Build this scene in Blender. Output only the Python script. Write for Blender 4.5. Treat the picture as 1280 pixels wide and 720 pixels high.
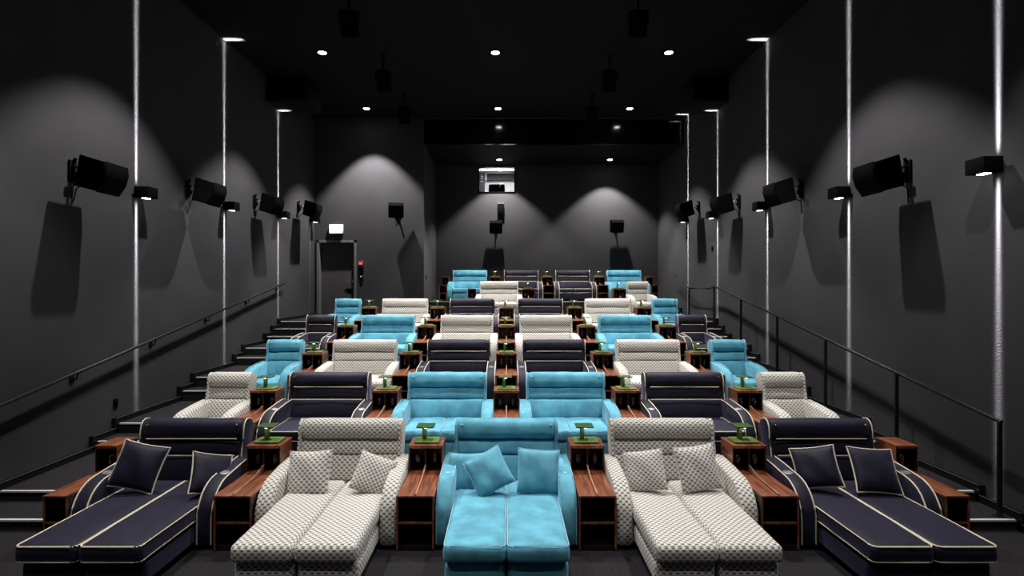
import bpy, bmesh, math, random
from math import pi, sin, cos, radians, tan, atan
from mathutils import Vector, Matrix, Euler, noise
random.seed(7)
for o in list(bpy.data.objects): bpy.data.objects.remove(o)
S = bpy.context.scene
COL = S.collection

# ------------------------------------------------------------ camera, world, exposure
F = 667.0                      # focal length in px of a 1280 px frame
EYE = 2.57                     # eye height over the front floor
cd = bpy.data.cameras.new('camera'); cam = bpy.data.objects.new('camera', cd); COL.objects.link(cam)
cam.location = (0, 0, EYE); cam.rotation_euler = (pi/2, 0, 0)
cd.sensor_width = 36; cd.lens = F/1280*36; cd.shift_x = 7/1280; cd.shift_y = -3/1280; cd.clip_start = .05
S.camera = cam
S.view_settings.view_transform = 'Standard'; S.view_settings.look = 'None'
S.view_settings.exposure = 0.0; S.view_settings.gamma = 1; S.view_settings.use_curve_mapping = False
w = bpy.data.worlds.new('world'); S.world = w; w.use_nodes = True
w.node_tree.nodes['Background'].inputs[0].default_value = (.5, .52, .6, 1)
w.node_tree.nodes['Background'].inputs[1].default_value = 0.0

WL, WR = -5.87, 5.43           # side walls
CEIL = 7.69
DW = 16.3                      # depth of the door wall
RL = -2.52                     # left side of the rear recess
BW = 19.1                      # back wall
LC = 6.90                      # low ceiling of the recess
SPOT_W = 1180
BEAM_G = 42
def spot(x, y, z, power, half=40, blend=.35, rad=.05):
    l = bpy.data.lights.new('downlight_beam', 'SPOT'); l.energy = power; l.spot_size = radians(2*half); l.spot_blend = blend
    l.shadow_soft_size = rad; l.color = (1, .97, .95)
    o = bpy.data.objects.new('downlight_beam', l); COL.objects.link(o); o.location = (x, y, z)
    return o
DOWN = [(x, y, CEIL) for y in (.6, 4.2, 7.75, 11.7, 15.4) for x in (-4.04, -.24, 3.56)] + [(-.24, 18.3, LC), (3.55, 18.3, LC)]
for x, y, z in DOWN:
    spot(x, y, z-.04, SPOT_W*(.8 if y > 17 else 1.45 if y > 15 and x < 0 else .2 if y < 1 else .5 if y < 5 else 1 if y < 10 else 1.25), 41 if y < 17 else 48)

# ------------------------------------------------------------ materials
def mat(name, col=(.5, .5, .5), rough=.5, metal=0, sheen=0, sheen_tint=None, spec=.5, bump=0, bscale=200, mott=0, mscale=6, emit=None, es=0, trans=0, coat=0):
    m = bpy.data.materials.new(name); m.use_nodes = True; nt = m.node_tree; b = nt.nodes['Principled BSDF']
    b.inputs['Base Color'].default_value = (*col, 1); b.inputs['Roughness'].default_value = rough; b.inputs['Metallic'].default_value = metal
    b.inputs['Specular IOR Level'].default_value = spec
    if sheen:
        b.inputs['Sheen Weight'].default_value = sheen; b.inputs['Sheen Roughness'].default_value = .45
        if sheen_tint: b.inputs['Sheen Tint'].default_value = (*sheen_tint, 1)
    if trans: b.inputs['Transmission Weight'].default_value = trans
    if coat: b.inputs['Coat Weight'].default_value = coat; b.inputs['Coat Roughness'].default_value = .15
    if emit: b.inputs['Emission Color'].default_value = (*emit, 1); b.inputs['Emission Strength'].default_value = es
    tc = nt.nodes.new('ShaderNodeTexCoord')
    if mott:
        n = nt.nodes.new('ShaderNodeTexNoise'); n.inputs['Scale'].default_value = mscale; n.inputs['Detail'].default_value = 3
        nt.links.new(tc.outputs['Object'], n.inputs['Vector'])
        r = nt.nodes.new('ShaderNodeValToRGB'); nt.links.new(n.outputs[0], r.inputs[0])
        r.color_ramp.elements[0].position = .35; r.color_ramp.elements[1].position = .68
        r.color_ramp.elements[0].color = (*[c*(1-mott) for c in col], 1); r.color_ramp.elements[1].color = (*[min(1, c*(1+mott)) for c in col], 1)
        nt.links.new(r.outputs[0], b.inputs['Base Color'])
    if bump:
        n2 = nt.nodes.new('ShaderNodeTexNoise'); n2.inputs['Scale'].default_value = bscale; n2.inputs['Detail'].default_value = 2
        nt.links.new(tc.outputs['Object'], n2.inputs['Vector'])
        bp = nt.nodes.new('ShaderNodeBump'); bp.inputs['Strength'].default_value = bump; bp.inputs['Distance'].default_value = .02
        nt.links.new(n2.outputs[0], bp.inputs['Height']); nt.links.new(bp.outputs[0], b.inputs['Normal'])
    return m

def woven():
    m = bpy.data.materials.new('patterned_weave'); m.use_nodes = True; nt = m.node_tree; b = nt.nodes['Principled BSDF']
    L = nt.links.new
    def M(op, a, c=None, d=None):
        n = nt.nodes.new('ShaderNodeMath'); n.operation = op
        for i, v in enumerate((a, c, d)):
            if v is None: continue
            if isinstance(v, (int, float)): n.inputs[i].default_value = v
            else: L(v, n.inputs[i])
        return n.outputs[0]
    uv = nt.nodes.new('ShaderNodeUVMap'); sp = nt.nodes.new('ShaderNodeSeparateXYZ'); L(uv.outputs[0], sp.inputs[0])
    v = M('DIVIDE', sp.outputs[1], .0275); row = M('FLOOR', v); fv = M('SUBTRACT', v, row)
    half = M('MULTIPLY', M('PINGPONG', row, 1), .5)
    u = M('ADD', M('DIVIDE', sp.outputs[0], .058), half)
    u = M('ADD', u, M('MULTIPLY', fv, .22)); fu = M('FRACT', u)
    # dark dash, grey side of the little cube, pale face
    dark = M('MULTIPLY', M('LESS_THAN', fu, .42), M('MULTIPLY', M('GREATER_THAN', fv, .12), M('LESS_THAN', fv, .60)))
    grey = M('MAXIMUM', M('MULTIPLY', M('LESS_THAN', fu, .66), M('GREATER_THAN', fv, .5)), M('GREATER_THAN', fu, .86))
    mx = nt.nodes.new('ShaderNodeMix'); mx.data_type = 'RGBA'; L(grey, mx.inputs[0]); mx.inputs[6].default_value = (.71, .69, .64, 1); mx.inputs[7].default_value = (.42, .40, .365, 1)
    mx2 = nt.nodes.new('ShaderNodeMix'); mx2.data_type = 'RGBA'; L(dark, mx2.inputs[0]); L(mx.outputs[2], mx2.inputs[6]); mx2.inputs[7].default_value = (.085, .08, .07, 1)
    L(mx2.outputs[2], b.inputs['Base Color']); b.inputs['Roughness'].default_value = .85; b.inputs['Specular IOR Level'].default_value = .2
    b.inputs['Sheen Weight'].default_value = .2
    bp = nt.nodes.new('ShaderNodeBump'); bp.inputs['Strength'].default_value = .4; bp.inputs['Distance'].default_value = .004
    L(M('SUBTRACT', 1, dark), bp.inputs['Height']); L(bp.outputs[0], b.inputs['Normal'])
    return m

def wood(name, c1, c2, rough=.35):
    m = bpy.data.materials.new(name); m.use_nodes = True; nt = m.node_tree; b = nt.nodes['Principled BSDF']; L = nt.links.new
    tc = nt.nodes.new('ShaderNodeTexCoord'); mp = nt.nodes.new('ShaderNodeMapping'); mp.inputs['Scale'].default_value = (22, 1.6, 8)
    L(tc.outputs['Object'], mp.inputs[0]); n = nt.nodes.new('ShaderNodeTexNoise'); n.inputs['Scale'].default_value = 1.6; n.inputs['Detail'].default_value = 6; n.inputs['Distortion'].default_value = .8
    L(mp.outputs[0], n.inputs['Vector']); r = nt.nodes.new('ShaderNodeValToRGB'); L(n.outputs[0], r.inputs[0])
    r.color_ramp.elements[0].position = .35; r.color_ramp.elements[1].position = .7
    r.color_ramp.elements[0].color = (*c1, 1); r.color_ramp.elements[1].color = (*c2, 1)
    L(r.outputs[0], b.inputs['Base Color']); b.inputs['Roughness'].default_value = rough; b.inputs['Coat Weight'].default_value = .3; b.inputs['Coat Roughness'].default_value = .2
    return m

M = {
 'wall': mat('wall_paint', (.050, .048, .052), .8, spec=.25, bump=.15, bscale=60, mott=.06, mscale=1.5),
 'ceil': mat('ceiling_paint', (.0045, .0045, .005), .8, spec=.2),
 'gloss': mat('black_gloss', (.004, .004, .005), .12, spec=.5),
 'carpet': mat('dark_carpet', (.023, .0215, .024), .95, spec=.1, bump=.5, bscale=350, mott=.25, mscale=40),
 'skirt': mat('black_skirting', (.008, .008, .009), .35, spec=.4),
 'nosing': mat('pale_nosing', (.8, .79, .76), .4, metal=.3),
 'blue': mat('blue_velvet', (.10, .335, .44), .75, sheen=.4, sheen_tint=(.55, .85, 1), spec=.2, mott=.22, mscale=5.5, bump=.25, bscale=9),
 'bluep': mat('blue_piping', (.30, .55, .66), .6, spec=.3),
 'navy': mat('navy_velvet', (.006, .0052, .017),   .6, sheen=.25, sheen_tint=(.45, .42, .66), spec=.25, mott=.3, mscale=5.5, bump=.25, bscale=9),
 'navyp': mat('cream_piping', (.62, .57, .42), .5, spec=.3),
 'weave': woven(),
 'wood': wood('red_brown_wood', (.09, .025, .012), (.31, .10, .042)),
 'wood_shade': wood('shaded_wood', (.004, .0016, .0011), (.011, .004, .0025), .4),  # same console wood, with the shade of its open insides put into the colour
 'woodl': wood('pale_wood_edge', (.34, .17, .10), (.50, .27, .18), .35),
 'steel': mat('brushed_steel', (.55, .55, .57), .35, metal=.9),
 'chrome': mat('chrome', (.8, .8, .8), .12, metal=1),
 'glass': mat('clear_glass', (.95, .97, 1), .02, trans=1),
 'green': mat('green_lacquer', (.12, .20, .04), .5, spec=.4),
 'greend': mat('dark_green_lacquer', (.04, .085, .02), .4, spec=.4),
 'black': mat('black_plastic', (.003, .003, .0035), .8, spec=.06),
 'blackw': mat('black_cabinet', (.0022, .0022, .0026), .85, spec=.06, bump=.1, bscale=300),
 'lens': mat('lamp_lens', (1, 1, 1), .3, emit=(1, .97, .93), es=30),
 'glow': mat('lamp_glow', (1, 1, .9), .3, emit=(1, .97, .80), es=8),
 'sconce_lens': mat('sconce_lens', (1, 1, 1), .3, emit=(1, .98, .95), es=9),
 'frame': mat('grey_frame', (.10, .10, .11), .4, metal=.2),
 'doorframe': mat('door_frame_grey', (.17, .165, .17), .45),
 'door': mat('door_paint', (.075, .071, .074), .6, spec=.3),
 'red': mat('red_plastic', (.45, .02, .015), .35),
 'white': mat('white_plastic', (.75, .75, .75), .4),
 'sign': mat('exit_face', (.9, 1, 1), .4, emit=(.78, .98, 1), es=1.7),
 'signg': mat('exit_pictogram', (.3, .75, .6), .4, emit=(.35, .9, .75), es=.9),
 'booth': mat('booth_white', (.78, .78, .78), .7),
 'boothd': mat('booth_dark', (.012, .012, .012), .6),
 'boothl': mat('booth_tube', (1, 1, 1), .4, emit=(1, 1, 1), es=.9),
}

# ------------------------------------------------------------ mesh helpers
def link(name, bm, m, parent=None, smooth=True, loc=None, angle=40):
    me = bpy.data.meshes.new(name); bm.normal_update(); bm.to_mesh(me); bm.free()
    me.materials.append(m)
    if smooth:
        for p in me.polygons: p.use_smooth = True
        me.set_sharp_from_angle(angle=radians(angle))
    o = bpy.data.objects.new(name, me); COL.objects.link(o)
    if parent: o.parent = parent
    if loc: o.location = loc
    return o
def BM():
    bm = bmesh.new(); bm.loops.layers.uv.new('UVMap'); return bm
def lay(bm): return bm.loops.layers.uv.verify()

def box(bm, x0, x1, y0, y1, z0, z1, bev=0):
    """a box, cube-projected UV in metres"""
    vs = [bm.verts.new(p) for p in ((x0,y0,z0),(x1,y0,z0),(x1,y1,z0),(x0,y1,z0),(x0,y0,z1),(x1,y0,z1),(x1,y1,z1),(x0,y1,z1))]
    fs = [bm.faces.new([vs[i] for i in q]) for q in ((0,3,2,1),(4,5,6,7),(0,1,5,4),(1,2,6,5),(2,3,7,6),(3,0,4,7))]
    if bev:
        es = list({e for f in fs for e in f.edges})
        bmesh.ops.bevel(bm, geom=es, offset=bev, segments=2, affect='EDGES', profile=.5)
def obox(name, m, parent, *bs, bev=0, loc=None):
    bm = BM()
    for b in bs: box(bm, *b, bev=bev)
    return link(name, bm, m, parent, loc=loc, angle=35)

def axis(h, r, n):
    a = [-h + r*(1-cos(t*pi/2/3)) if False else -h + r*t/3*(t/3)**.3 for t in range(0, 4)]
    mid = [(-h+r) + (2*(h-r))*k/n for k in range(1, n)]
    return a + mid + [-q for q in reversed(a)]
def rbox(bm, sx, sy, sz, r, T=None, puff=(0, 0, 0), n=(4, 2, 4), wob=0, seed=0):
    """rounded, softly swollen box; UV in metres from the unrounded faces"""
    h = (sx/2, sy/2, sz/2); r = min(r, *[q*.999 for q in h]); L = lay(bm)
    ax = [axis(h[i], r, n[i]) for i in range(3)]
    cache = {}
    def vert(p):
        k = tuple(round(c, 5) for c in p)
        if k in cache: return cache[k]
        q = [max(-(h[i]-r), min(h[i]-r, p[i])) for i in range(3)]
        d = Vector([p[i]-q[i] for i in range(3)])
        if d.length > 1e-9: d = d.normalized()*r
        v = Vector(q)+d
        t = [1-(p[i]/h[i])**2 for i in range(3)]
        for i in range(3):
            j, k2 = [a for a in range(3) if a != i]
            if abs(p[i]) > h[i]-r-1e-6: v[i] += puff[i]*math.copysign(1, p[i])*max(0, t[j])**.6*max(0, t[k2])**.6
        if wob:
            nn = noise.noise_vector(Vector((p[0]*5+seed, p[1]*5, p[2]*5)))
            v += nn*wob
        if T: v = T @ v
        cache[k] = bm.verts.new(v); return cache[k]
    for i in range(3):
        j, k = [a for a in range(3) if a != i]
        for sgn in (-1, 1):
            for a in range(len(ax[j])-1):
                for b in range(len(ax[k])-1):
                    pts = []
                    for (u, v) in ((a, b), (a+1, b), (a+1, b+1), (a, b+1)):
                        p = [0, 0, 0]; p[i] = sgn*h[i]; p[j] = ax[j][u]; p[k] = ax[k][v]; pts.append(p)
                    if (sgn < 0) != (i == 1): pts = pts[::-1]
                    vs = [vert(p) for p in pts]
                    try: f = bm.faces.new(vs)
                    except ValueError: continue
                    for lp, p in zip(f.loops, pts):
                        if i == 0: lp[L].uv = (p[1]+3, p[2]+3)
                        elif i == 1: lp[L].uv = (p[0]+3, p[2]+3)
                        else: lp[L].uv = (p[0]+3, p[1]+3)

def prism(bm, prof, w, r, xc=0, puff=0):
    """extrude a YZ outline (counter-clockwise) along X with rounded rims"""
    L = lay(bm); n = len(prof); P = [Vector(p) for p in prof]
    nor = []
    for i in range(n):
        a = (P[i]-P[i-1]).normalized(); b = (P[(i+1) % n]-P[i]).normalized()
        t = (a+b).normalized(); nor.append(Vector((t.y, -t.x)))
    arc = [0]
    for i in range(n): arc.append(arc[-1]+(P[(i+1) % n]-P[i]).length)
    rings = []
    sp = [(-1, pi/2), (-1, pi/4), (-1, 0), (1, 0), (1, pi/4), (1, pi/2)]
    for sg, th in sp:
        x = sg*(w/2-r+r*sin(th)); ins = r*(1-cos(th))
        rings.append((x, [bm.verts.new((xc+x, P[i].x-nor[i].x*ins, P[i].y-nor[i].y*ins)) for i in range(n)]))
    for k in range(len(rings)-1):
        xa, A = rings[k]; xb, B = rings[k+1]
        for i in range(n):
            j = (i+1) % n
            f = bm.faces.new((A[i], A[j], B[j], B[i]))
            for lp, uv in zip(f.loops, ((xa, arc[i]), (xa, arc[i+1]), (xb, arc[i+1]), (xb, arc[i]))): lp[L].uv = (uv[0]+3, uv[1]+3)
    for ring, rev in ((rings[0][1], True), (rings[-1][1], False)):
        c = sum((v.co for v in ring), Vector())/n; c.x += puff*(-1 if rev else 1)
        cv = bm.verts.new(c)
        for i in range(n):
            j = (i+1) % n
            q = (ring[j], ring[i], cv) if rev else (ring[i], ring[j], cv)
            f = bm.faces.new(q)
            for lp in f.loops: lp[L].uv = (lp.vert.co.y+3, lp.vert.co.z+3)

def tube(bm, pts, r, closed=False, seg=6):
    pts = [Vector(p) for p in pts]; n = len(pts); rings = []
    for i in range(n):
        if closed: t = pts[(i+1) % n]-pts[i-1]
        else: t = pts[min(i+1, n-1)]-pts[max(i-1, 0)]
        t = t.normalized(); up = Vector((1, 0, 0)) if abs(t.x) < .8 else Vector((0, 0, 1))
        a = t.cross(up).normalized(); b = t.cross(a)
        rings.append([bm.verts.new(pts[i]+(a*cos(2*pi*k/seg)+b*sin(2*pi*k/seg))*r) for k in range(seg)])
    m = n if closed else n-1
    for i in range(m):
        A, B = rings[i], rings[(i+1) % n]
        # match the ring start so closed loops do not twist
        off = min(range(seg), key=lambda o: (B[o].co-A[0].co).length)
        for k in range(seg): bm.faces.new((A[k], A[(k+1) % seg], B[(k+1+off) % seg], B[(k+off) % seg]))
    if not closed: bm.faces.new(rings[0][::-1]); bm.faces.new(rings[-1])
def lathe(bm, prof, seg=18, c=(0, 0, 0)):
    rings = [[bm.verts.new((c[0]+r*cos(2*pi*k/seg), c[1]+r*sin(2*pi*k/seg), c[2]+z)) for k in range(seg)] for r, z in prof]
    for A, B in zip(rings, rings[1:]):
        for k in range(seg): bm.faces.new((A[k], A[(k+1) % seg], B[(k+1) % seg], B[k]))
    bm.faces.new(rings[0][::-1]); bm.faces.new(rings[-1])
def cyl(bm, c, r, z0, z1, seg=20): lathe(bm, [(r, z0), (r, z1)], seg, c)
def empty(name, loc, label=None, cat=None, group=None):
    o = bpy.data.objects.new(name, None); COL.objects.link(o); o.location = loc; o.empty_display_size = .1
    tag(o, label, cat, group); return o
def tag(o, label=None, cat=None, group=None, kind=None):
    if label: o['label'] = label
    if cat: o['category'] = cat
    if group: o['group'] = group
    if kind: o['kind'] = kind
    return o
KIDS = {}
def children(o): return [c for c in bpy.data.objects if c.parent == o]
def copy_tree(o, parent=None):
    if o.name not in KIDS: KIDS[o.name] = children(o)
    c = o.copy(); COL.objects.link(c)
    if parent: c.parent = parent
    for ch in KIDS[o.name]: copy_tree(ch, c)
    return c
class Proto:
    def __init__(s, make): s.make = make; s.root = None; s.used = False
    def place(s, loc, label, cat, group):
        if s.root is None: s.root = s.make(); o = s.root
        else: o = copy_tree(s.root)
        o.location = loc; tag(o, label, cat, group); return o
def struct(o): o['kind'] = 'structure'; return o

# ------------------------------------------------------------ room shell
def slab(name, m, *b, **k): return struct(obox(name, m, None, *b, **k))
Z0 = -.3
slab('wall_left', M['wall'], (WL-.3, WL, -3, DW+.3, Z0, CEIL+.2))
slab('wall_right', M['wall'], (WR, WR+.3, -3, BW+.3, Z0, CEIL+.2))
slab('wall_front', M['ceil'], (WL-.3, WR+.3, -3.3, -3, Z0, CEIL+.2))
# door wall, with the opening of the door
FL = {1: 0, 2: .22, 3: .51, 4: .86, 5: 1.18, 6: 1.65, 7: 2.05}      # floor heights of the tiers
YN = {2: 6.1, 3: 7.98, 4: 9.95, 5: 11.85, 6: 13.7, 7: 17.2}          # where each tier starts
def px(x, d): return (x-633)/F*d
dx0, dx1, dz = px(399, DW), px(443, DW), FL[6]+2.24
slab('wall_back_left', M['wall'], (WL, dx0, DW, DW+.3, Z0, CEIL), (dx1, RL, DW, DW+.3, Z0, CEIL), (dx0, dx1, DW, DW+.3, dz, CEIL), (dx0, dx1, DW, DW+.3, Z0, FL[6]))
slab('wall_recess', M['wall'], (RL-.3, RL, DW+.301, BW, Z0, CEIL))
# back wall with the projection window
wx0, wx1 = px(599, BW), px(643, BW); wz0, wz1 = EYE+(357-240)/F*BW, EYE+(357-209)/F*BW
slab('wall_back', M['wall'], (RL-.3, wx0, BW, BW+.25, Z0, CEIL), (wx1, WR, BW, BW+.25, Z0, CEIL), (wx0, wx1, BW, BW+.25, Z0, wz0), (wx0, wx1, BW, BW+.25, wz1, CEIL))
slab('ceiling', M['ceil'], (WL-.3, WR+.3, -3, BW+.3, CEIL, CEIL+.2))
slab('ceiling_recess', M['ceil'], (RL, WR, DW+.14, BW, LC, LC+.12))
slab('trim_1', M['gloss'], (RL, WR, DW, DW+.14, LC, CEIL-.03))
slab('trim_2', M['frame'], (RL, WR, DW-.02, DW+.02, CEIL-.03, CEIL-.005))
# tiered floor: one stepped body, and the aisle half-steps
bm = BM()
box(bm, WL, WR, -3, YN[2], -.2, 0)
ys = [YN[i] for i in range(2, 8)]+[BW]
for i in range(2, 8):
    x0 = WL if i < 6 else WL
    if i == 6: box(bm, WL, WR, ys[4], DW, -.2, FL[6]); box(bm, RL, WR, DW, ys[5], -.2, FL[6])
    elif i == 7: box(bm, RL, WR, ys[5], BW, -.2, FL[7])
    else: box(bm, WL, WR, ys[i-2], ys[i-1], -.2, FL[i])
struct(link('floor', bm, M['carpet'], smooth=False))
AL = -4.62; AR = 4.60
steps = [(5.6, YN[2], .11, 'b'), (7.55, YN[3], .365, 'b'), (9.55, YN[4], .685, 'b'), (11.45, YN[5], 1.02, 'b'),
         (13.3, YN[6], 1.49, 'b'), (12.9, 13.3, 1.335, 'b'), (16.85, YN[7], 1.93, 'r'), (16.5, 16.85, 1.79, 'r')]
bm = BM(); bn = BM()
for a, b, z, sd in steps:
    lo = z-.15 if z > .2 else 0
    for x0, x1, side in ((WL, AL, 'l'), (AR, WR, 'r')):
        if sd == 'r' and side == 'l': x0, x1 = RL, -2.32
        box(bm, x0, x1, a, b, lo-.02, z)
        box(bn, x0+.09*(side == 'l'), x1-.09*(side == 'r'), a-.012, a+.022, z-.012, z+.006)
struct(link('stair', bm, M['carpet'], smooth=False))
for i in range(2, 8):
    if i < 7: box(bn, WL+.09, WR-.09, YN[i]-.012, YN[i]+.022, FL[i]-.012, FL[i]+.006)
    else: box(bn, RL+.05, WR-.09, YN[i]-.012, YN[i]+.022, FL[i]-.012, FL[i]+.006)
struct(link('trim_3', bn, M['nosing'], smooth=False))
# stepped skirting along both side walls
for nm, side in (('baseboard_left', -1), ('baseboard_right', 1)):
    bm = BM()
    seq = [(-3, 5.6, 0), (5.6, YN[2], .11), (YN[2], 7.55, FL[2]), (7.55, YN[3], .365), (YN[3], 9.55, FL[3]), (9.55, YN[4], .685), (YN[4], 11.45, FL[4]), (11.45, YN[5], 1.02),
           (YN[5], 12.9, FL[5]), (12.9, 13.3, 1.335), (13.3, YN[6], 1.49), (YN[6], DW if side < 0 else 16.5, FL[6])]
    if side > 0: seq += [(16.5, 16.85, 1.79), (16.85, 17.2, 1.93), (17.2, BW, 2.05)]
    for a, b, z in seq:
        x0, x1 = (WL, WL+.07) if side < 0 else (WR-.07, WR)
        a2 = a-.05 if a > 0 else a
        box(bm, x0, x1, a2, b, z-.2 if z > .1 else -.02, z+.085)
    struct(link(nm, bm, M['skirt'], smooth=False))
    bm = BM()
    for a, b, z in seq:
        x = WL+.071 if side < 0 else WR-.071
        box(bm, x-.004, x+.004, a-.05 if a > 0 else a, b-.05, z+.08, z+.087)
    struct(link('trim_4' if side < 0 else 'trim_5', bm, M['frame'], smooth=False))
# door
d = struct(obox('door_1', M['door'], None, (dx0+.01, dx1-.01, DW+.17, DW+.22, FL[6]+.01, dz-.01)))
obox('door_frame', M['doorframe'], d, (dx0-.07, dx0+.005, DW-.03, DW+.18, FL[6], dz+.07), (dx1-.005, dx1+.07, DW-.03, DW+.18, FL[6], dz+.07), (dx0-.07, dx1+.07, DW-.03, DW+.18, dz-.005, dz+.07))
bm = BM(); box(bm, dx1-.30, dx1-.08, DW+.10, DW+.12, FL[6]+1.045, FL[6]+1.075, bev=.006); box(bm, dx1-.11, dx1-.08, DW+.11, DW+.17, FL[6]+1.03, FL[6]+1.09)
tag(link('door_handle', bm, M['chrome'], d), 'chrome lever handle')
obox('lock_plate', M['black'], d, (dx1-.26, dx1-.13, DW+.155, DW+.17, FL[6]+.72, FL[6]+.82), bev=.01)

# projection window and the booth behind it
wn = slab('window_1', M['gloss'], (wx0-.03, wx0+.005, BW-.03, BW+.1, wz0-.03, wz1+.03), (wx1-.005, wx1+.03, BW-.03, BW+.1, wz0-.03, wz1+.03), (wx0, wx1, BW-.03, BW+.1, wz0-.03, wz0+.005), (wx0, wx1, BW-.03, BW+.1, wz1-.005, wz1+.03))
obox('pane', M['glass'], wn, (wx0, wx1, BW+.10, BW+.108, wz0, wz1))
bx0, bx1, bz0, bz1 = wx0-.6, wx1+.6, wz0-.6, wz1+.5
slab('wall_booth_back', M['booth'], (bx0, bx1, BW+1.9, BW+1.95, bz0, bz1))
slab('wall_booth_left', M['booth'], (bx0-.05, bx0, BW+.26, BW+1.95, bz0, bz1))
slab('wall_booth_right', M['booth'], (bx1, bx1+.05, BW+.26, BW+1.95, bz0, bz1))
slab('floor_booth', M['booth'], (bx0-.05, bx1+.05, BW+.26, BW+1.95, bz0-.05, bz0))
slab('ceiling_booth', M['boothd'], (bx0-.05, bx1+.05, BW+.26, BW+1.95, bz1, bz1+.05))
def zy(y, d): return EYE+(357-y)/F*d
dp = BW+.9; zt = zy(231.5, dp)-bz0
t = empty('projector', (px(621, dp), dp, bz0), 'black projector behind the small window high on the back wall', 'projector')
obox('projector_stand', M['boothd'], t, (-.12, .12, -.1, .2, 0, zt-.34)); obox('projector_body', M['black'], t, (-.30, .30, -.25, .3, zt-.34, zt), bev=.06)
bm = BM(); tube(bm, [(.12, -.32, zt-.10), (.12, -.24, zt-.10)], .05, seg=16); link('projector_lens', bm, M['chrome'], t)
dc = BW+1.7
t = tag(obox('wall_cabinet', M['boothd'], None, (px(608.5, dc), bx1, dc, BW+1.9, zy(225, dc), zy(217, dc))), 'long dark cabinet on the booth wall seen through the projection window', 'cabinet')
obox('cabinet_rim', M['booth'], t, (px(607, dc), bx1, dc-.01, BW+1.9, zy(217, dc), zy(215.5, dc)), (px(607, dc), px(608.5, dc), dc-.01, BW+1.9, zy(225, dc), zy(217, dc)))
t = tag(obox('equipment_rack', M['boothd'], None, (px(598, dc), px(606, dc), dc-.1, dc+.1, bz0, zy(217, dc)), bev=.01), 'narrow dark equipment rack at the left of the projection window', 'rack')
obox('control_panel', M['booth'], t, *[(px(601, dc), px(604, dc), dc-.106, dc-.10, zy(y_+.7, dc), zy(y_, dc)) for y_ in (219, 221, 223.5, 227)])
dt = BW+1.2
t = tag(obox('tube_light', M['boothl'], None, (px(599, dt), px(645, dt), dt-.04, dt+.04, zy(212.5, dt), zy(210.3, dt))), 'long white tube light inside the projection booth', 'light')
obox('light_housing', M['boothd'], t, (px(599, dt), px(645, dt), dt-.05, dt+.05, zy(210.3, dt), bz1))
bl = bpy.data.lights.new('booth_light', 'AREA'); bl.size = 1.2; bl.size_y = .3; bl.energy = 38; bl.shape = 'RECTANGLE'
bo = bpy.data.objects.new('booth_light', bl); COL.objects.link(bo); bo.location = ((wx0+wx1)/2, BW+.9, wz1+.1)

# ------------------------------------------------------------ ceiling fixtures
rowname = {.6: 'nearest the screen', 4.2: 'above the camera side', 7.75: 'over the second row', 11.7: 'over the fourth row', 15.4: 'in front of the bulkhead', 18.3: 'in the low rear ceiling'}
colname = {-4.04: 'left', -.24: 'middle', 3.56: 'right', 3.55: 'right'}
def mk_down():
    t = empty('downlight', (0, 0, 0))
    bm = BM(); lathe(bm, [(.1, 0), (.125, 0), (.128, -.012), (.1, -.016)], 24); link('trim_ring', bm, M['black'], t)
    bm = BM(); lathe(bm, [(.098, -.004), (.098, -.014), (.06, -.02)], 20); link('lens', bm, M['lens'], t)
    return t
P = Proto(mk_down)
for x, y, z in DOWN:
    if y < 10: continue
    P.place((x, y, z), 'small round glowing downlight, %s one, %s' % (colname[x], rowname[y]), 'downlight', 'recessed ceiling downlights')
# ducts in the ceiling corners
for sx, x0, x1 in (('left', WL+.005, WL+1.0), ('right', WR-.9, WR-.005)):
    t = tag(obox('ventilation_box', M['ceil'], None, (x0, x1, 13.0, 14.0, CEIL-.62, CEIL-.005), bev=.01), 'black ventilation box in the %s ceiling corner' % sx, 'vent')
    obox('grille', M['black'], t, *[(x0+.08, x1-.08, 12.985, 13.0, CEIL-.55+k*.07, CEIL-.52+k*.07) for k in range(7)])
# hung stage lights under the ceiling: a yoke, a round body, a clamp
def mk_hung():
    t = empty('hanging_spotlight', (0, 0, 0))
    bm = BM(); tube(bm, [(0, 0, 0), (0, 0, -.32)], .02, seg=8); cyl(bm, (0, 0, 0), .06, -.02, 0); link('drop_rod', bm, M['black'], t)
    bm = BM(); tube(bm, [(-.17, 0, -.55), (-.17, 0, -.36), (-.12, 0, -.32), (.12, 0, -.32), (.17, 0, -.36), (.17, 0, -.55)], .014, seg=8); link('yoke', bm, M['black'], t)
    bm = BM(); T = Matrix.Translation((0, 0, -.55)) @ Matrix.Rotation(radians(35), 4, 'X')
    lathe(bm, [(.09, .2), (.15, .16), (.155, -.1), (.165, -.2), (.14, -.2), (.13, -.16)], 20); bm.transform(T); link('lamp_body', bm, M['black'], t)
    bm = BM(); lathe(bm, [(.12, -.165), (.10, -.18)], 20); bm.transform(T); link('front_lens', bm, M['gloss'], t)
    return t
P = Proto(mk_hung)
for y, nm in ((9.3, 'nearest'), (11.9, 'second'), (14.3, 'farthest')):
    for x, s in ((-2.75, 'left'), (2.3, 'right')):
        P.place((x, y, CEIL), '%s black spotlight hanging in the %s line under the dark ceiling' % (nm, s), 'spotlight', 'black spotlights hanging from the ceiling')

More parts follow.
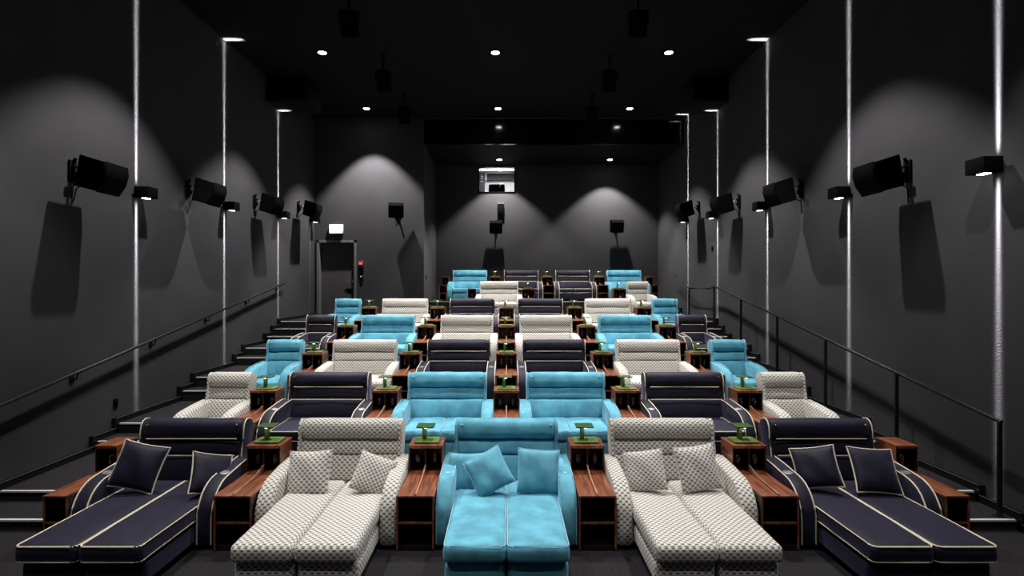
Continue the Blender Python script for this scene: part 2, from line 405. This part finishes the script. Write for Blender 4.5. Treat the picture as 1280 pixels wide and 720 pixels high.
# ------------------------------------------------------------ wall sconces with narrow beams up and down
SP = [5.89, 8.46, 11.1, 13.72, 16.2]
SZ = [EYE+1.32, EYE+1.47, EYE+1.65, EYE+1.815, EYE+1.98]
A_ = .10
def beam_light(x, y, z, up, side, gain=1):
    """point source with a photometric profile: a thin upright blade of light grazing the wall"""
    l = bpy.data.lights.new('sconce_beam', 'SPOT'); l.spot_size = radians(178); l.spot_blend = 0; l.shadow_soft_size = .004; l.energy = 4*pi*BEAM_G*gain; l.color = (1, .98, 1)
    l.use_nodes = True; nt = l.node_tree; L = nt.links.new
    em = [n for n in nt.nodes if n.type == 'EMISSION'][0]
    def Mx(op, a, c=None):
        n = nt.nodes.new('ShaderNodeMath'); n.operation = op
        for i, v in enumerate((a, c)):
            if v is None: continue
            if isinstance(v, (int, float)): n.inputs[i].default_value = v
            else: L(v, n.inputs[i])
        return n.outputs[0]
    tc = nt.nodes.new('ShaderNodeTexCoord'); sp = nt.nodes.new('ShaderNodeSeparateXYZ'); L(tc.outputs['Normal'], sp.inputs[0])
    az = Mx('ABSOLUTE', sp.outputs[2]); az = Mx('MAXIMUM', az, 1e-4)
    t = Mx('DIVIDE', sp.outputs[1], az); u = Mx('DIVIDE', sp.outputs[0], az)
    r = Mx('DIVIDE', A_, Mx('MAXIMUM', t, A_/(5.2 if up else 4.2)))
    wdt = Mx('ADD', .020, Mx('MULTIPLY', r, .009))
    q = Mx('DIVIDE', Mx('MULTIPLY', u, r), wdt)
    lat = Mx('EXPONENT', Mx('MULTIPLY', Mx('MULTIPLY', q, q), -1.0))
    g = Mx('ADD', Mx('ADD', .10 if up else .02, Mx('EXPONENT', Mx('MULTIPLY', r, -.5 if up else -.75))), Mx('MULTIPLY', 3.2, Mx('EXPONENT', Mx('MULTIPLY', r, -2.5))))
    r3 = Mx('MULTIPLY', Mx('MULTIPLY', r, r), r)
    gate = nt.nodes.new('ShaderNodeMapRange'); gate.interpolation_type = 'SMOOTHSTEP'; L(t, gate.inputs[0]); gate.inputs[1].default_value = -.10 if up else A_/5; gate.inputs[2].default_value = -.02 if up else A_/2.6
    I = Mx('MULTIPLY', Mx('MULTIPLY', Mx('MULTIPLY', g, r3), lat), gate.outputs[0])
    I = Mx('MULTIPLY', I, 1/A_)
    L(I, em.inputs['Strength'])
    o = bpy.data.objects.new('sconce_beam', l); COL.objects.link(o); o.location = (x, y, z)
    wallv = Vector((side, 0, 0)); zl = Vector((0, 0, -1 if up else 1)); yl = wallv; xl = yl.cross(zl)
    # the emission direction is local -Z; the profile reads local Y as towards the wall
    o.rotation_euler = Matrix((xl, yl, zl)).transposed().to_euler()
    return o
def mk_sconce(side):
    def f():
        t = empty('wall_sconce', (0, 0, 0)); s = -side       # room direction
        def X(a, b): return (min(s*a, s*b), max(s*a, s*b))
        obox('housing', M['blackw'], t, (*X(.05, .27), -.12, .12, -.085, .085), bev=.008)
        obox('wall_plate', M['black'], t, (*X(0, .055), -.06, .06, -.06, .06), bev=.005)
        obox('lower_lens', M['sconce_lens'], t, (*X(.12, .20), -.05, .05, -.092, -.084))
        obox('upper_lens', M['white'], t, (*X(.10, .22), -.07, .07, .084, .088))
        return t
    return f
PL, PR = Proto(mk_sconce(-1)), Proto(mk_sconce(1))
ordn = ['nearest', 'second', 'third', 'fourth', 'fifth']
for i, (y, z) in enumerate(zip(SP, SZ)):
    for side in (-1, 1):
        if i == 0 and side < 0: continue
        xw = WL if side < 0 else WR; k = i-1 if side < 0 else i
        if i == 4 and side < 0: y = 15.95
        (PL if side < 0 else PR).place((xw, y, z), 'black box wall sconce on the %s wall, %s from the front' % ('left' if side < 0 else 'right', ordn[k]), 'wall light', 'sconces on the %s wall' % ('left' if side < 0 else 'right'))
        gn = .12 if i == 4 and side < 0 else 1
        if gn == 1: beam_light(xw-side*A_, y, z+.10, True, side, gn)
        beam_light(xw-side*A_, y, z-.10, False, side, gn)

# ------------------------------------------------------------ wall speakers
def speaker(name_label, loc, side, prof, dep=.46, group='surround speakers on the side walls', wallx=.45, rot=0, tilt=0):
    """prof is the cabinet's cross-section, extruded sideways; local x points into the room"""
    t = empty('wall_speaker', loc, name_label, 'speaker', group)
    bm = BM(); n = len(prof); h = dep/2
    A = [bm.verts.new((p[0], -h, p[1])) for p in prof]; B = [bm.verts.new((p[0], h, p[1])) for p in prof]
    bm.faces.new(A[::-1]); bm.faces.new(B)
    for i in range(n): bm.faces.new((A[i], A[(i+1) % n], B[(i+1) % n], B[i]))
    bmesh.ops.bevel(bm, geom=list(bm.edges), offset=.008, segments=1, affect='EDGES')
    link('cabinet', bm, M['blackw'], t, angle=25)
    # perforated front between prof[1] .. prof[4]
    bm = BM(); c = Vector((sum(p[0] for p in prof)/n, sum(p[1] for p in prof)/n))
    fr = [Vector(p) for p in prof[1:5]]
    o1 = [f+(f-c).normalized()*.012 for f in fr]
    A = [bm.verts.new((p.x, -h*.9, p.y)) for p in fr+o1[::-1]]; B = [bm.verts.new((p.x, h*.9, p.y)) for p in fr+o1[::-1]]
    m_ = len(A); bm.faces.new(A[::-1]); bm.faces.new(B)
    for i in range(m_): bm.faces.new((A[i], A[(i+1) % m_], B[(i+1) % m_], B[i]))
    bmesh.ops.recalc_face_normals(bm, faces=list(bm.faces)); link('grille', bm, M['black'], t, angle=25)
    bm = BM(); tube(bm, [(-.15, 0, .04), (-.26, 0, .07), (-wallx+.02, 0, .07)], .022, seg=10); tube(bm, [(-.28, -.07, .07), (-.28, .07, .07)], .03, seg=10); link('arm', bm, M['steel'], t)
    bm = BM(); box(bm, -wallx+.005, -wallx+.03, -.06, .06, -.08, .22, bev=.004); tube(bm, [(-wallx+.03, 0, .2), (-wallx+.06, 0, .25)], .02, seg=8); tube(bm, [(-wallx+.05, 0, -.02), (-wallx+.05, 0, .14)], .04, seg=10); link('wall_bracket', bm, M['black'], t)
    bm = BM(); tube(bm, [(-.24, 0, .02), (-.28, .02, -.1), (-wallx+.04, .03, -.16), (-wallx+.02, .02, -.3), (-wallx+.008, .0, -.36)], .008, seg=6); link('cable', bm, M['black'], t)
    t.rotation_euler = (tilt, 0, rot)
    return t
SPROF = [(-.13, .25), (.19, .15), (.20, .04), (.16, -.10), (.07, -.23), (-.20, -.16)]
for i, y in enumerate((7.2, 9.8, 12.4, 15.0)):
    z = EYE+(1.47, 1.70, 1.88, 2.13)[i]
    speaker('black angled speaker on the left wall, %s from the front' % ordn[i], (WL+.42, y, z), -1, [(a, b) for a, b in SPROF][::-1] if False else SPROF, wallx=.42)
    # the right wall carries mirrored cabinets
    speaker('black angled speaker on the right wall, %s from the front' % ordn[i], (WR-.42, y, z), 1, SPROF, wallx=.42, rot=pi)
BPROF = [(-.10, .22), (.16, .17), (.20, .08), (.18, -.10), (.08, -.25), (-.16, -.20)]
for x, y, z, lab, g, ro in ((px(495, DW-.35), DW-.36, EYE+(357-262)/F*(DW-.35), 'black speaker on the wall right of the door', None, -pi/2+.25),
                     (px(620, BW-.36), BW-.36, EYE+(357-283)/F*(BW-.36), 'black speaker on the back wall under the projection window', None, -pi/2),
                     (px(771, BW-.36), BW-.36, EYE+(357-282)/F*(BW-.36), 'black speaker alone on the right of the back wall', None, -pi/2)):
    speaker(lab, (x, y, z), 0, BPROF, dep=.44, wallx=.355, rot=ro, group='surround speakers on the rear walls')
t = empty('wall_monitor', (px(626, BW), BW, EYE+(357-261)/F*BW), 'tiny black box on the back wall between projection window and speaker', 'speaker')
obox('casing', M['blackw'], t, (-.11, .11, -.14, -.001, -.20, .16), bev=.01); obox('top_cap', M['steel'], t, (-.11, .11, -.14, -.001, .161, .19))

# ------------------------------------------------------------ exit sign, alarm, sockets
t = empty('exit_sign', (px(420, DW-.08), DW-.001, EYE+(357-286.5)/F*DW), 'small glowing white exit sign above the door', 'sign')
obox('casing', M['white'], t, (-.21, .21, -.09, -.01, -.14, .14), bev=.01)
obox('sign_face', M['sign'], t, (-.195, .195, -.097, -.0905, -.125, .125))
bm = BM()   # running figure and arrow
lathe(bm, [(.016, 0), (.016, .003)], 12); bm.transform(Matrix.Translation((.06, -.098, .075)) @ Matrix.Rotation(pi/2, 4, 'X'))
for pts in ([(.05, .05), (.03, .0)], [(.03, 0), (.06, -.04), (.045, -.08)], [(.03, 0), (.0, -.03), (-.04, -.03)], [(.05, .04), (.085, .02), (.10, .04)], [(.05, .04), (.015, .03), (.005, .0)], [(-.06, 0), (-.15, 0)], [(-.15, 0), (-.11, .035)], [(-.15, 0), (-.11, -.035)]):
    tube(bm, [(a, -.099, b) for a, b in pts], .009, seg=6)
link('pictogram', bm, M['signg'], t)
t = empty('fire_alarm', (px(451.5, DW), DW-.001, EYE+(357-330)/F*DW), 'red fire alarm call point on the wall beside the door', 'fire alarm')
obox('casing', M['red'], t, (-.085, .085, -.06, 0, -.10, .10), bev=.02); obox('push_plate', M['white'], t, (-.05, .05, -.066, -.061, -.02, .04)); obox('sounder', M['black'], t, (-.05, .05, -.07, 0, -.20, -.101), bev=.01)
t = tag(obox('card_reader', M['black'], None, (-.05, .05, -.04, 0, -.07, .07), bev=.01, loc=(px(452, DW), DW-.001, EYE+(357-346)/F*DW)), 'small dark card reader below the red alarm', 'card reader')
bm = BM(); tube(bm, [(-.03, -.045, .03), (0, -.045, -.02), (.03, -.045, .03)], .008); link('mark', bm, M['white'], t)
def socket(loc, rz, lab):
    t = empty('wall_socket', loc, lab, 'socket'); t.rotation_euler.z = rz
    obox('plate', M['black'], t, (-.045, .045, -.012, 0, -.07, .07), bev=.004); bm = BM(); lathe(bm, [(.03, 0), (.03, .02), (.02, .022)], 16); bm.transform(Matrix.Translation((0, -.012, .02)) @ Matrix.Rotation(pi/2, 4, 'X')); link('outlet', bm, M['gloss'], t)
socket((WL, -F*WL/(633-144), EYE-(504-357)/F*(-F*WL/(633-144))), pi/2, 'small black wall socket low on the left wall')
socket((WR, F*WR/(891-633), EYE+(357-311)/F*(F*WR/(891-633))), -pi/2, 'small black socket on the right wall above the rail end')
socket((RL, -F*RL/(633-532.5), EYE+(357-347)/F*(-F*RL/(633-532.5))), -pi/2+pi, 'small black socket on the return wall left of the recess')

# ------------------------------------------------------------ handrails
def zr(y): return EYE+(-1.447+(y-5.68)*(1.44/7.85))
t = empty('handrail', (WL+.09, 9, 0), 'black handrail climbing along the left wall', 'handrail')
bm = BM(); tube(bm, [(0, 2.0-9, zr(2.0)), (0, 13.95-9, zr(13.95))], .022, seg=12); link('rail', bm, M['skirt'], t)
for y in (4.0, 5.6, 7.2, 8.8, 10.4, 12.0, 13.6):
    bm = BM(); tube(bm, [(-.085, y-9, zr(y)-.10), (-.02, y-9, zr(y)-.10), (0, y-9, zr(y)-.02)], .010, seg=8)
    T = Matrix.Translation((-.09, y-9, zr(y)-.10)) @ Matrix.Rotation(pi/2, 4, 'Y'); b2 = BM(); lathe(b2, [(.045, 0), (.045, .012)], 16); b2.transform(T)
    link('bracket', bm, M['black'], t); link('bracket_plate', b2, M['black'], t)
t = empty('handrail', (5.25, 9, 0), 'black handrail on posts along the right aisle', 'handrail')
bm = BM()
tube(bm, [(0, 5.66-9, zr(5.66)), (0, 13.5-9, zr(13.5)), (0, 13.75-9, EYE-.08), (0, 15.3-9, EYE-.08), (0, 15.5-9, EYE-.04), (0, 16.75-9, EYE+.37)], .022, seg=12)
box(bm, -.022, .022, 5.66-9, 13.5-9, 0, 0.0001)
link('rail', bm, M['skirt'], t)
def fz(y):
    z = 0
    for a, b in ((5.6, .11), (YN[2], .22), (7.55, .365), (YN[3], .51), (9.55, .685), (YN[4], .86), (11.45, 1.02), (YN[5], 1.18), (12.9, 1.335), (13.3, 1.49), (YN[6], 1.65), (16.5, 1.79), (16.85, 1.93), (17.2, 2.05)):
        if y >= a: z = b
    return z
for y in (5.68, 7.18, 8.78, 10.35, 11.95, 13.5, 15.35):
    zt = zr(y) if y < 14 else EYE-.08
    bm = BM(); box(bm, -.022, .022, y-9-.012, y-9+.012, fz(y), zt); box(bm, -.05, .05, y-9-.04, y-9+.04, fz(y), fz(y)+.01)
    link('post', bm, M['skirt'], t, smooth=False)

# ------------------------------------------------------------ recliners
ARM = []
def arm_profile():
    p = [(-.85, .03), (.06, .03), (.06, .62)]
    p = [(-.85, .03), (.04, .03), (.06, .05), (.07, .60), (.04, .645), (-.05, .66)]
    p += [(-.30, .645), (-.48, .625)]
    c = (-.55, .27); r = .34
    # quarter round front
    for k in range(1, 9):
        a = radians(90-k*10.5+6); p.append((c[0]-.0-r*cos(a)*1.0, c[1]+.345*sin(a)+.0))
    p += [(-.885, .18), (-.885, .06)]
    return p
APR = arm_profile()
def recliner(kind, double=True, chaise=False):
    def f():
        fab = {'blue': M['blue'], 'navy': M['navy'], 'weave': M['weave']}[kind]
        pip = {'blue': M['bluep'], 'navy': M['navyp'], 'weave': None}[kind]
        pr = .0075 if kind == 'navy' else .0045
        t = empty('double_recliner' if double else 'single_recliner', (0, 0, 0))
        inw = 1.06 if double else .49; aw = .163; bw = inw+(.10 if double else .14)
        nseat = 2 if double else 1; cw = inw/nseat
        sd = {'blue': 1, 'navy': 11, 'weave': 21}[kind]
        # base
        bm = BM(); rbox(bm, inw-.01, .80, .25, .04, Matrix.Translation((0, -.44, .155))); rbox(bm, inw+.05, .12, .5, .04, Matrix.Translation((0, .0, .30))); link('base', bm, fab, t)
        if chaise:
            for s in (-1, 1):
                bm = BM(); rbox(bm, cw-.02, .80, .20, .05, Matrix.Translation((s*cw/2, -1.20, .155)), wob=.008); link('footrest_base', bm, fab, t)
        else:
            bm = BM(); rbox(bm, inw-.02, .07, .24, .03, Matrix.Translation((0, -.85, .16)), puff=(0, .01, 0)); link('footrest_panel', bm, fab, t)
        # seat cushions
        y1 = -.13; y0 = -1.66 if chaise else -.90; ln = y1-y0
        for i in range(nseat):
            xc = (i-(nseat-1)/2)*cw
            bm = BM(); rbox(bm, cw-.004, ln, .15, .045, Matrix.Translation((xc, (y0+y1)/2, .345)), puff=(0, .008, .018), n=(6, 12 if chaise else 7, 2), wob=.006, seed=i*3+sd)
            c = link('seat_cushion', bm, fab, t)
            if pip:
                hx = cw/2-.008; hy = ln/2-.004; rr = .05
                def loop(z, hx=hx, hy=hy):
                    P_ = []
                    for cx, cy, a0 in ((hx-rr, hy-rr, 0), (-hx+rr, hy-rr, 90), (-hx+rr, -hy+rr, 180), (hx-rr, -hy+rr, 270)):
                        for q in range(4):
                            a = radians(a0+q*30); P_.append((xc+cx+rr*cos(a), (y0+y1)/2+cy+rr*sin(a), z))
                    return P_
                for z_ in ((.412, .285) if kind == 'navy' else (.412,)):
                    bm = BM(); tube(bm, loop(z_), pr, True); link('piping', bm, pip, c)
        # back: three stacked rolls leaning back, and the shell behind them
        a = atan(.19/.66); P0 = Vector((0, -.17, .40)); R = Matrix.Rotation(-a, 4, 'X')
        def T(y, z): return Matrix.Translation(P0) @ R @ Matrix.Translation((0, y, z))
        bm = BM(); rbox(bm, bw, .14, .66, .05, T(.16, .31), n=(4, 2, 4)); link('backrest', bm, fab, t)
        specs = [('lumbar_cushion', .145, .30, .02, .045), ('back_cushion', .375, .19, .03, .045), ('headrest', .575, .235, -.005, .085)]
        for nm, zc, hh, yo, rr in specs:
            th = .17 if nm != 'headrest' else .21
            bm = BM(); rbox(bm, bw-.012 if nm != 'headrest' else bw, th, hh, rr, T(yo+.085, zc), puff=(0, .022, 0), n=(8, 2, 3), wob=.006, seed=zc*9+sd); link(nm, bm, fab, t)
        yz = [(.03, -.03), (.012, .12), (.005, .26), (-.008, .36), (-.004, .46), (-.024, .52), (-.03, .60), (-.012, .655), (.03, .685), (.10, .69)]
        for s in (-1, 1):
            bm = BM(); prism(bm, yz[::-1] and [(a_, b_) for a_, b_ in reversed(yz)]+[(.20, -.03)] + [(.21, .60), (.17, .67)], .036, .008)
            bm.transform(T(0, 0) @ Matrix.Translation((s*(bw/2-.014), 0, 0))); link('side_panel', bm, fab, t, angle=50)
        if pip:
            bm = BM()
            for s in (-1, 1):
                x = s*(bw/2+.001)
                tube(bm, [T(y, z) @ Vector((x, 0, 0)) for y, z in yz], pr); link('piping', bm, pip, t); bm = BM()
            if kind == 'navy':
                for z in (.28, .46):
                    tube(bm, [T(-.012, z) @ Vector((x, 0, 0)) for x in (-bw/2+.07, 0, bw/2-.07)], pr*.9); link('piping', bm, pip, t); bm = BM()
            bm.free()
        # studs at the ends of the headrest roll
        for s in (-1, 1):
            if kind == 'weave': continue
            bm = BM(); lathe(bm, [(.013, -.02), (.013, .01), (.007, .016)], 12)
            bm.transform(T(-.038, .61) @ Matrix.Translation((s*(bw/2-.075), 0, 0)) @ Matrix.Rotation(pi/2, 4, 'X'))
            link('stud', bm, M['chrome'] if kind == 'navy' else M['bluep'], t)
        # arms
        for s in (-1, 1):
            xc = s*(inw/2+aw/2)
            bm = BM(); prism(bm, APR, aw, .03, xc, puff=0); am = link('armrest', bm, fab, t, angle=50)
            if pip:
                top = [q for q in APR[4:]]
                for e in (-1, 1):
                    bm = BM(); tube(bm, [(xc+e*(aw/2-.012), y-.002 if y < -.5 else y, z+(.004 if y > -.8 else 0)) for y, z in top], pr)
                    link('piping', bm, pip, am)
            if kind == 'weave': continue
            k_ = 1 if kind == 'navy' else .45
            bm = BM(); lathe(bm, [(.048*k_, 0), (.048*k_, .006), (.036*k_, .009), (.034*k_, .006)], 24); bm.transform(Matrix.Translation((xc, -.50, .620)) @ Matrix.Rotation(radians(5), 4, 'X'))
            link('control_disc', bm, M['steel'] if kind == 'navy' else M['bluep'], am)
        bm = BM()
        for x in (-inw/2+.1, inw/2-.1):
            for y in (-.7, -.1): box(bm, x-.03, x+.03, y-.03, y+.03, 0, .035)
        link('foot', bm, M['black'], t)
        return t
    return f
protos = {}
def seat(kind, double, chaise, x, row, label):
    key = (kind, double, chaise)
    if key not in protos: protos[key] = Proto(recliner(*key))
    grp = {'blue': 'light blue velvet recliners', 'navy': 'navy velvet recliners', 'weave': 'patterned white recliners'}[kind]
    return protos[key].place((x, DROW[row], FL[row]), label, 'recliner', grp)
DROW = {1: 6.06, 2: 7.97, 3: 9.94, 4: 11.9, 5: 13.9, 6: 16.35, 7: 18.4}
KN = {'blue': 'light blue velvet', 'navy': 'navy velvet with cream piping', 'weave': 'white patterned'}
RN = {1: 'front row', 2: 'second row', 3: 'third row', 4: 'fourth row', 5: 'fifth row', 6: 'sixth row', 7: 'back row'}
layout = {
 1: [('navy', 1, -3.545, 'far left end'), ('weave', 1, -1.765, 'left of the blue one'), ('blue', 1, 0, 'centre'), ('weave', 1, 1.765, 'right of the blue one'), ('navy', 1, 3.545, 'far right end')],
 2: [('weave', 0, -4.13, 'left end'), ('navy', 1, -2.64, 'left side'), ('blue', 1, -.88, 'left of the middle'), ('blue', 1, .88, 'right of the middle'), ('navy', 1, 2.64, 'right side'), ('weave', 0, 4.13, 'right end')],
 3: [('blue', 0, -4.13, 'left end'), ('weave', 1, -2.64, 'left side'), ('navy', 1, -.88, 'left of the middle'), ('navy', 1, .88, 'right of the middle'), ('weave', 1, 2.64, 'right side'), ('blue', 0, 4.13, 'right end')],
 4: [('navy', 0, -4.13, 'left end'), ('blue', 1, -2.64, 'left side'), ('weave', 1, -.88, 'left of the middle'), ('weave', 1, .88, 'right of the middle'), ('blue', 1, 2.64, 'right side'), ('navy', 0, 4.13, 'right end')],
 5: [('blue', 0, -4.13, 'left end'), ('weave', 1, -2.64, 'left side'), ('navy', 1, -.88, 'left of the middle'), ('navy', 1, .88, 'right of the middle'), ('weave', 1, 2.64, 'right side'), ('blue', 0, 4.13, 'right end')],
 6: [('weave', 1, -.22, 'middle'), ('weave', 0, 4.02, 'right end')],
 7: [('blue', 1, -1.26, 'left end'), ('navy', 1, .51, 'left of the two navy ones'), ('navy', 1, 2.28, 'right of the two navy ones'), ('blue', 1, 4.05, 'right end')],
}
for row, L_ in layout.items():
    for kind, dbl, x, pos in L_:
        ex = ' with extended footrest' if row == 1 else ''
        seat(kind, bool(dbl), row == 1, x, row, '%s %s recliner, %s, %s%s' % (KN[kind], 'double' if dbl else 'single', RN[row], pos, ex))

# ------------------------------------------------------------ consoles between the seats, lamps and glasses on and in them
def console(half=False):
    def f():
        t = empty('side_console', (0, 0, 0)); w = .235 if half else .365; h = w/2; th = .018; yf = -.90
        obox('cabinet_side', M['wood_shade'], t, (-h, -h+th, yf, .10, .02, .52)); obox('cabinet_side', M['wood_shade'], t, (h-th, h, yf, .10, .02, .52))
        obox('cabinet_back', M['wood_shade'], t, (-h+th, h-th, .085, .10, .02, .52))
        obox('plinth', M['wood_shade'], t, (-h+th, h-th, yf+.01, .085, 0, .05))
        sh = obox('shelf', M['wood_shade'], t, (-h+th, h-th, yf+.012, .085, .262, .28)); obox('shelf_edge', M['wood'], sh, (-h+th, h-th, yf+.002, yf+.012, .262, .28))  # shelf has shade in its colour, only the front edge keeps plain wood
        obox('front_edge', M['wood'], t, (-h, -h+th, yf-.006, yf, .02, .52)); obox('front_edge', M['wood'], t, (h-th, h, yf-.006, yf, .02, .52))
        if half: obox('top_panel', M['wood'], t, (-h, h, yf-.01, .10, .52, .54), bev=.003)
        else:
            for s in (-1, 1): obox('top_panel', M['wood'], t, (min(s*.004, s*h), max(s*.004, s*h), yf-.01, .10, .52, .54), bev=.003)
            # curved fin dividing the top
            bm = BM(); pr = [(-.88, .541), (-.24, .541), (-.24, .62), (-.30, .600), (-.40, .578), (-.52, .562), (-.68, .552), (-.88, .548)]
            prism(bm, pr, .018, .003); tag(link('divider', bm, M['woodl'], t), 'pale curved wooden divider')
        # upright box with compartments
        bw = w+.004; b = bw/2; y0, y1 = -.25, .07; z0, z1 = .54, .83
        obox('box_top', M['wood'], t, (-b-.001, b+.001, y0-.008, y1+.008, z1-.02, z1), bev=.003)
        for s in (-1, 1):
            sd_ = obox('box_side', M['wood_shade'], t, (min(s*(b-.005), s*(b-th)), max(s*(b-.005), s*(b-th)), y0+.002, y1, z0, z1-.02)); obox('outer_face', M['wood'], sd_, (min(s*b, s*(b-.005)), max(s*b, s*(b-.005)), y0, y1, z0, z1-.02))  # one board in two skins: inner carries painted shade, outer the plain wood
        obox('box_back', M['wood_shade'], t, (-b+th, b-th, y1-.012, y1, z0, z1-.02))
        if not half: obox('box_divider', M['wood_shade'], t, (-.009, .009, y0+.004, y1-.012, z0, z1-.02))
        rails = [(-b+th, b-th, y0+.002, y0+.010, z1-.034, z1-.021)]
        obox('box_rail', M['woodl'], t, *rails)
        return t
    return f
CF, CH = Proto(console()), Proto(console(True))
def mk_glass():
    bm = BM()
    lathe(bm, [(.032, -.001), (.033, -.003), (.010, -.007), (.004, -.014), (.0035, -.085), (.010, -.092), (.028, -.108), (.037, -.135), (.036, -.165), (.030, -.20), (.0285, -.20), (.0345, -.165), (.0352, -.135), (.026, -.112), (.006, -.097), (.001, -.095)], 16)
    return link('wine_glass', bm, M['glass'], None, angle=60)
GP = Proto(mk_glass)
def mk_lamp():
    t = empty('table_lamp', (0, 0, 0))
    bm = BM(); rbox(bm, .27, .21, .022, .010, Matrix.Translation((0, -.0, .012)), n=(2, 2, 1)); link('base_plate', bm, M['green'], t)
    bm = BM(); rbox(bm, .045, .05, .145, .008, Matrix.Translation((-.035, .01, .095)), n=(1, 1, 2)); link('stem', bm, M['green'], t)
    bm = BM(); rbox(bm, .195, .17, .02, .009, Matrix.Translation((-.015, -.01, .177)), n=(2, 2, 1)); h = link('lamp_head', bm, M['greend'], t)
    bm = BM(); cyl(bm, (-.01, -.055, 0), .022, .162, .1675, 16); link('light_disc', bm, M['glow'], h)
    return t
LP = Proto(mk_lamp)
ON = ['first', 'second', 'third', 'fourth', 'fifth', 'sixth', 'seventh']
cons = {1: [(-4.36, 1), (-2.647, 0), (-.8825, 0), (.8825, 0), (2.647, 0), (4.36, 1)],
        2: [(-3.525, 0), (-1.76, 0), (0, 0), (1.76, 0), (3.525, 0)], 3: None, 4: None, 5: None,
        6: [(-1.04, 1), (.66, 0), (3.42, 0)],
        7: [(-2.08, 1), (-.375, 0), (1.395, 0), (3.165, 0), (4.87, 1)]}
for r in (3, 4, 5): cons[r] = cons[2]
for row, L_ in cons.items():
    for i, (x, half) in enumerate(L_):
        y, z = DROW[row], FL[row]
        left = 'leftmost' if i == 0 else 'rightmost' if i == len(L_)-1 else ON[i]+' from left'
        (CH if half else CF).place((x, y, z), '%s red-brown wooden side console, %s, %s' % ('narrow' if half else 'wide', RN[row], left), 'side table', 'wooden consoles between the recliners')
        gl = [(0, 'single')] if half else [(-.095, 'left'), (.095, 'right')]
        for gx, gn in gl:
            GP.place((x+gx, y-.16, z+.8095), '%s hanging wine glass in the %s console box, %s' % (gn, left, RN[row]), 'wine glass', 'wine glasses hanging in the console boxes')
        if not half:
            LP.place((x, y-.09, z+.8305), 'green table lamp on the %s console box, %s' % (left, RN[row]), 'table lamp', 'green table lamps')

# ------------------------------------------------------------ cushions thrown on the front row
def pillow(kind):
    def f():
        fab = {'blue': M['blue'], 'navy': M['navy'], 'weave': M['weave']}[kind]
        t = empty('throw_pillow', (0, 0, 0)); bm = BM(); L = lay(bm); n = 16; h = .235
        def pt(i, j, s):
            u = -1+2*i/n; v = -1+2*j/n
            k = 1-.07*(1-abs(u)**2.2)*abs(v)**3; k2 = 1-.07*(1-abs(v)**2.2)*abs(u)**3
            x = u*h*k2; z = v*h*k
            th = .075*(max(0, 1-abs(u)**2.6)*max(0, 1-abs(v)**2.6))**.55
            th *= 1+.10*sin(5*u+3*v)
            return Vector((x, s*th, z))
        V = {}
        for s in (-1, 1):
            for i in range(n+1):
                for j in range(n+1):
                    edge = i in (0, n) or j in (0, n)
                    k = (i, j, 0 if edge else s)
                    if k not in V: V[k] = bm.verts.new(pt(i, j, s))
            g = lambda i, j: V[(i, j, 0 if (i in (0, n) or j in (0, n)) else s)]
            for i in range(n):
                for j in range(n):
                    q = [(i, j), (i+1, j), (i+1, j+1), (i, j+1)]
                    if s > 0: q = q[::-1]
                    f_ = bm.faces.new([g(*a) for a in q])
                    for lp, a in zip(f_.loops, q): lp[L].uv = (a[0]/n*2*h+3, a[1]/n*2*h+3)
        c = link('cover', bm, fab, t, angle=120)
        P_ = []
        for i in range(0, n): P_.append(pt(i, 0, 1))
        for i in range(0, n): P_.append(pt(n, i, 1))
        for i in range(n, 0, -1): P_.append(pt(i, n, 1))
        for i in range(n, 0, -1): P_.append(pt(0, i, 1))
        bm = BM(); tube(bm, P_, .008 if kind == 'navy' else .005, True); link('piping', bm, {'navy': M['navyp'], 'blue': M['bluep'], 'weave': M['weave']}[kind], c)
        return t
    return f
PP = {k: Proto(pillow(k)) for k in ('blue', 'navy', 'weave')}
for kind, cx, cy, dd, roll, yaw, lean, sc, lab in (
    ('navy', 173, 583, 5.55, -13, 8, 22, 1.0, 'navy pillow with cream piping propped upright on the left navy recliner'),
    ('navy', 264, 592, 5.55, -22, 62, 26, .9, 'navy pillow slumped against the right arm of the left navy recliner'),
    ('weave', 386, 592, 5.60, 4, -6, 24, 1.0, 'patterned pillow at the left of the left white recliner'),
    ('weave', 467, 593, 5.58, -24, 20, 26, .85, 'patterned pillow tilted at the right of the left white recliner'),
    ('blue', 583, 591, 5.72, 2, -8, 20, .88, 'blue pillow standing behind the tilted one on the centre recliner'),
    ('blue', 611, 590, 5.52, 27, 0, 28, .88, 'tilted blue pillow in front of another on the centre recliner'),
    ('blue', 673, 589, 5.56, -5, 6, 22, .95, 'creased blue pillow at the right of the centre recliner'),
    ('weave', 806, 588, 5.60, 13, -25, 24, .88, 'patterned pillow at the left of the right white recliner'),
    ('weave', 872, 585, 5.58, 4, 8, 22, .98, 'patterned pillow at the right of the right white recliner'),
    ('navy', 1020, 584, 5.58, 14, -30, 26, .9, 'navy pillow leaning left on the right navy recliner'),
    ('navy', 1093, 588, 5.52, -4, 0, 30, .98, 'navy pillow facing front at the right of the right navy recliner')):
    o = PP[kind].place(((cx-633)/F*dd, dd, EYE+(357-cy)/F*dd), lab, 'pillow', 'throw pillows on the front row')
    o.rotation_euler = (Matrix.Rotation(radians(yaw), 3, 'Z') @ Matrix.Rotation(-radians(lean), 3, 'X') @ Matrix.Rotation(-radians(roll), 3, 'Y')).to_euler()
    o.scale = (sc, sc, sc)
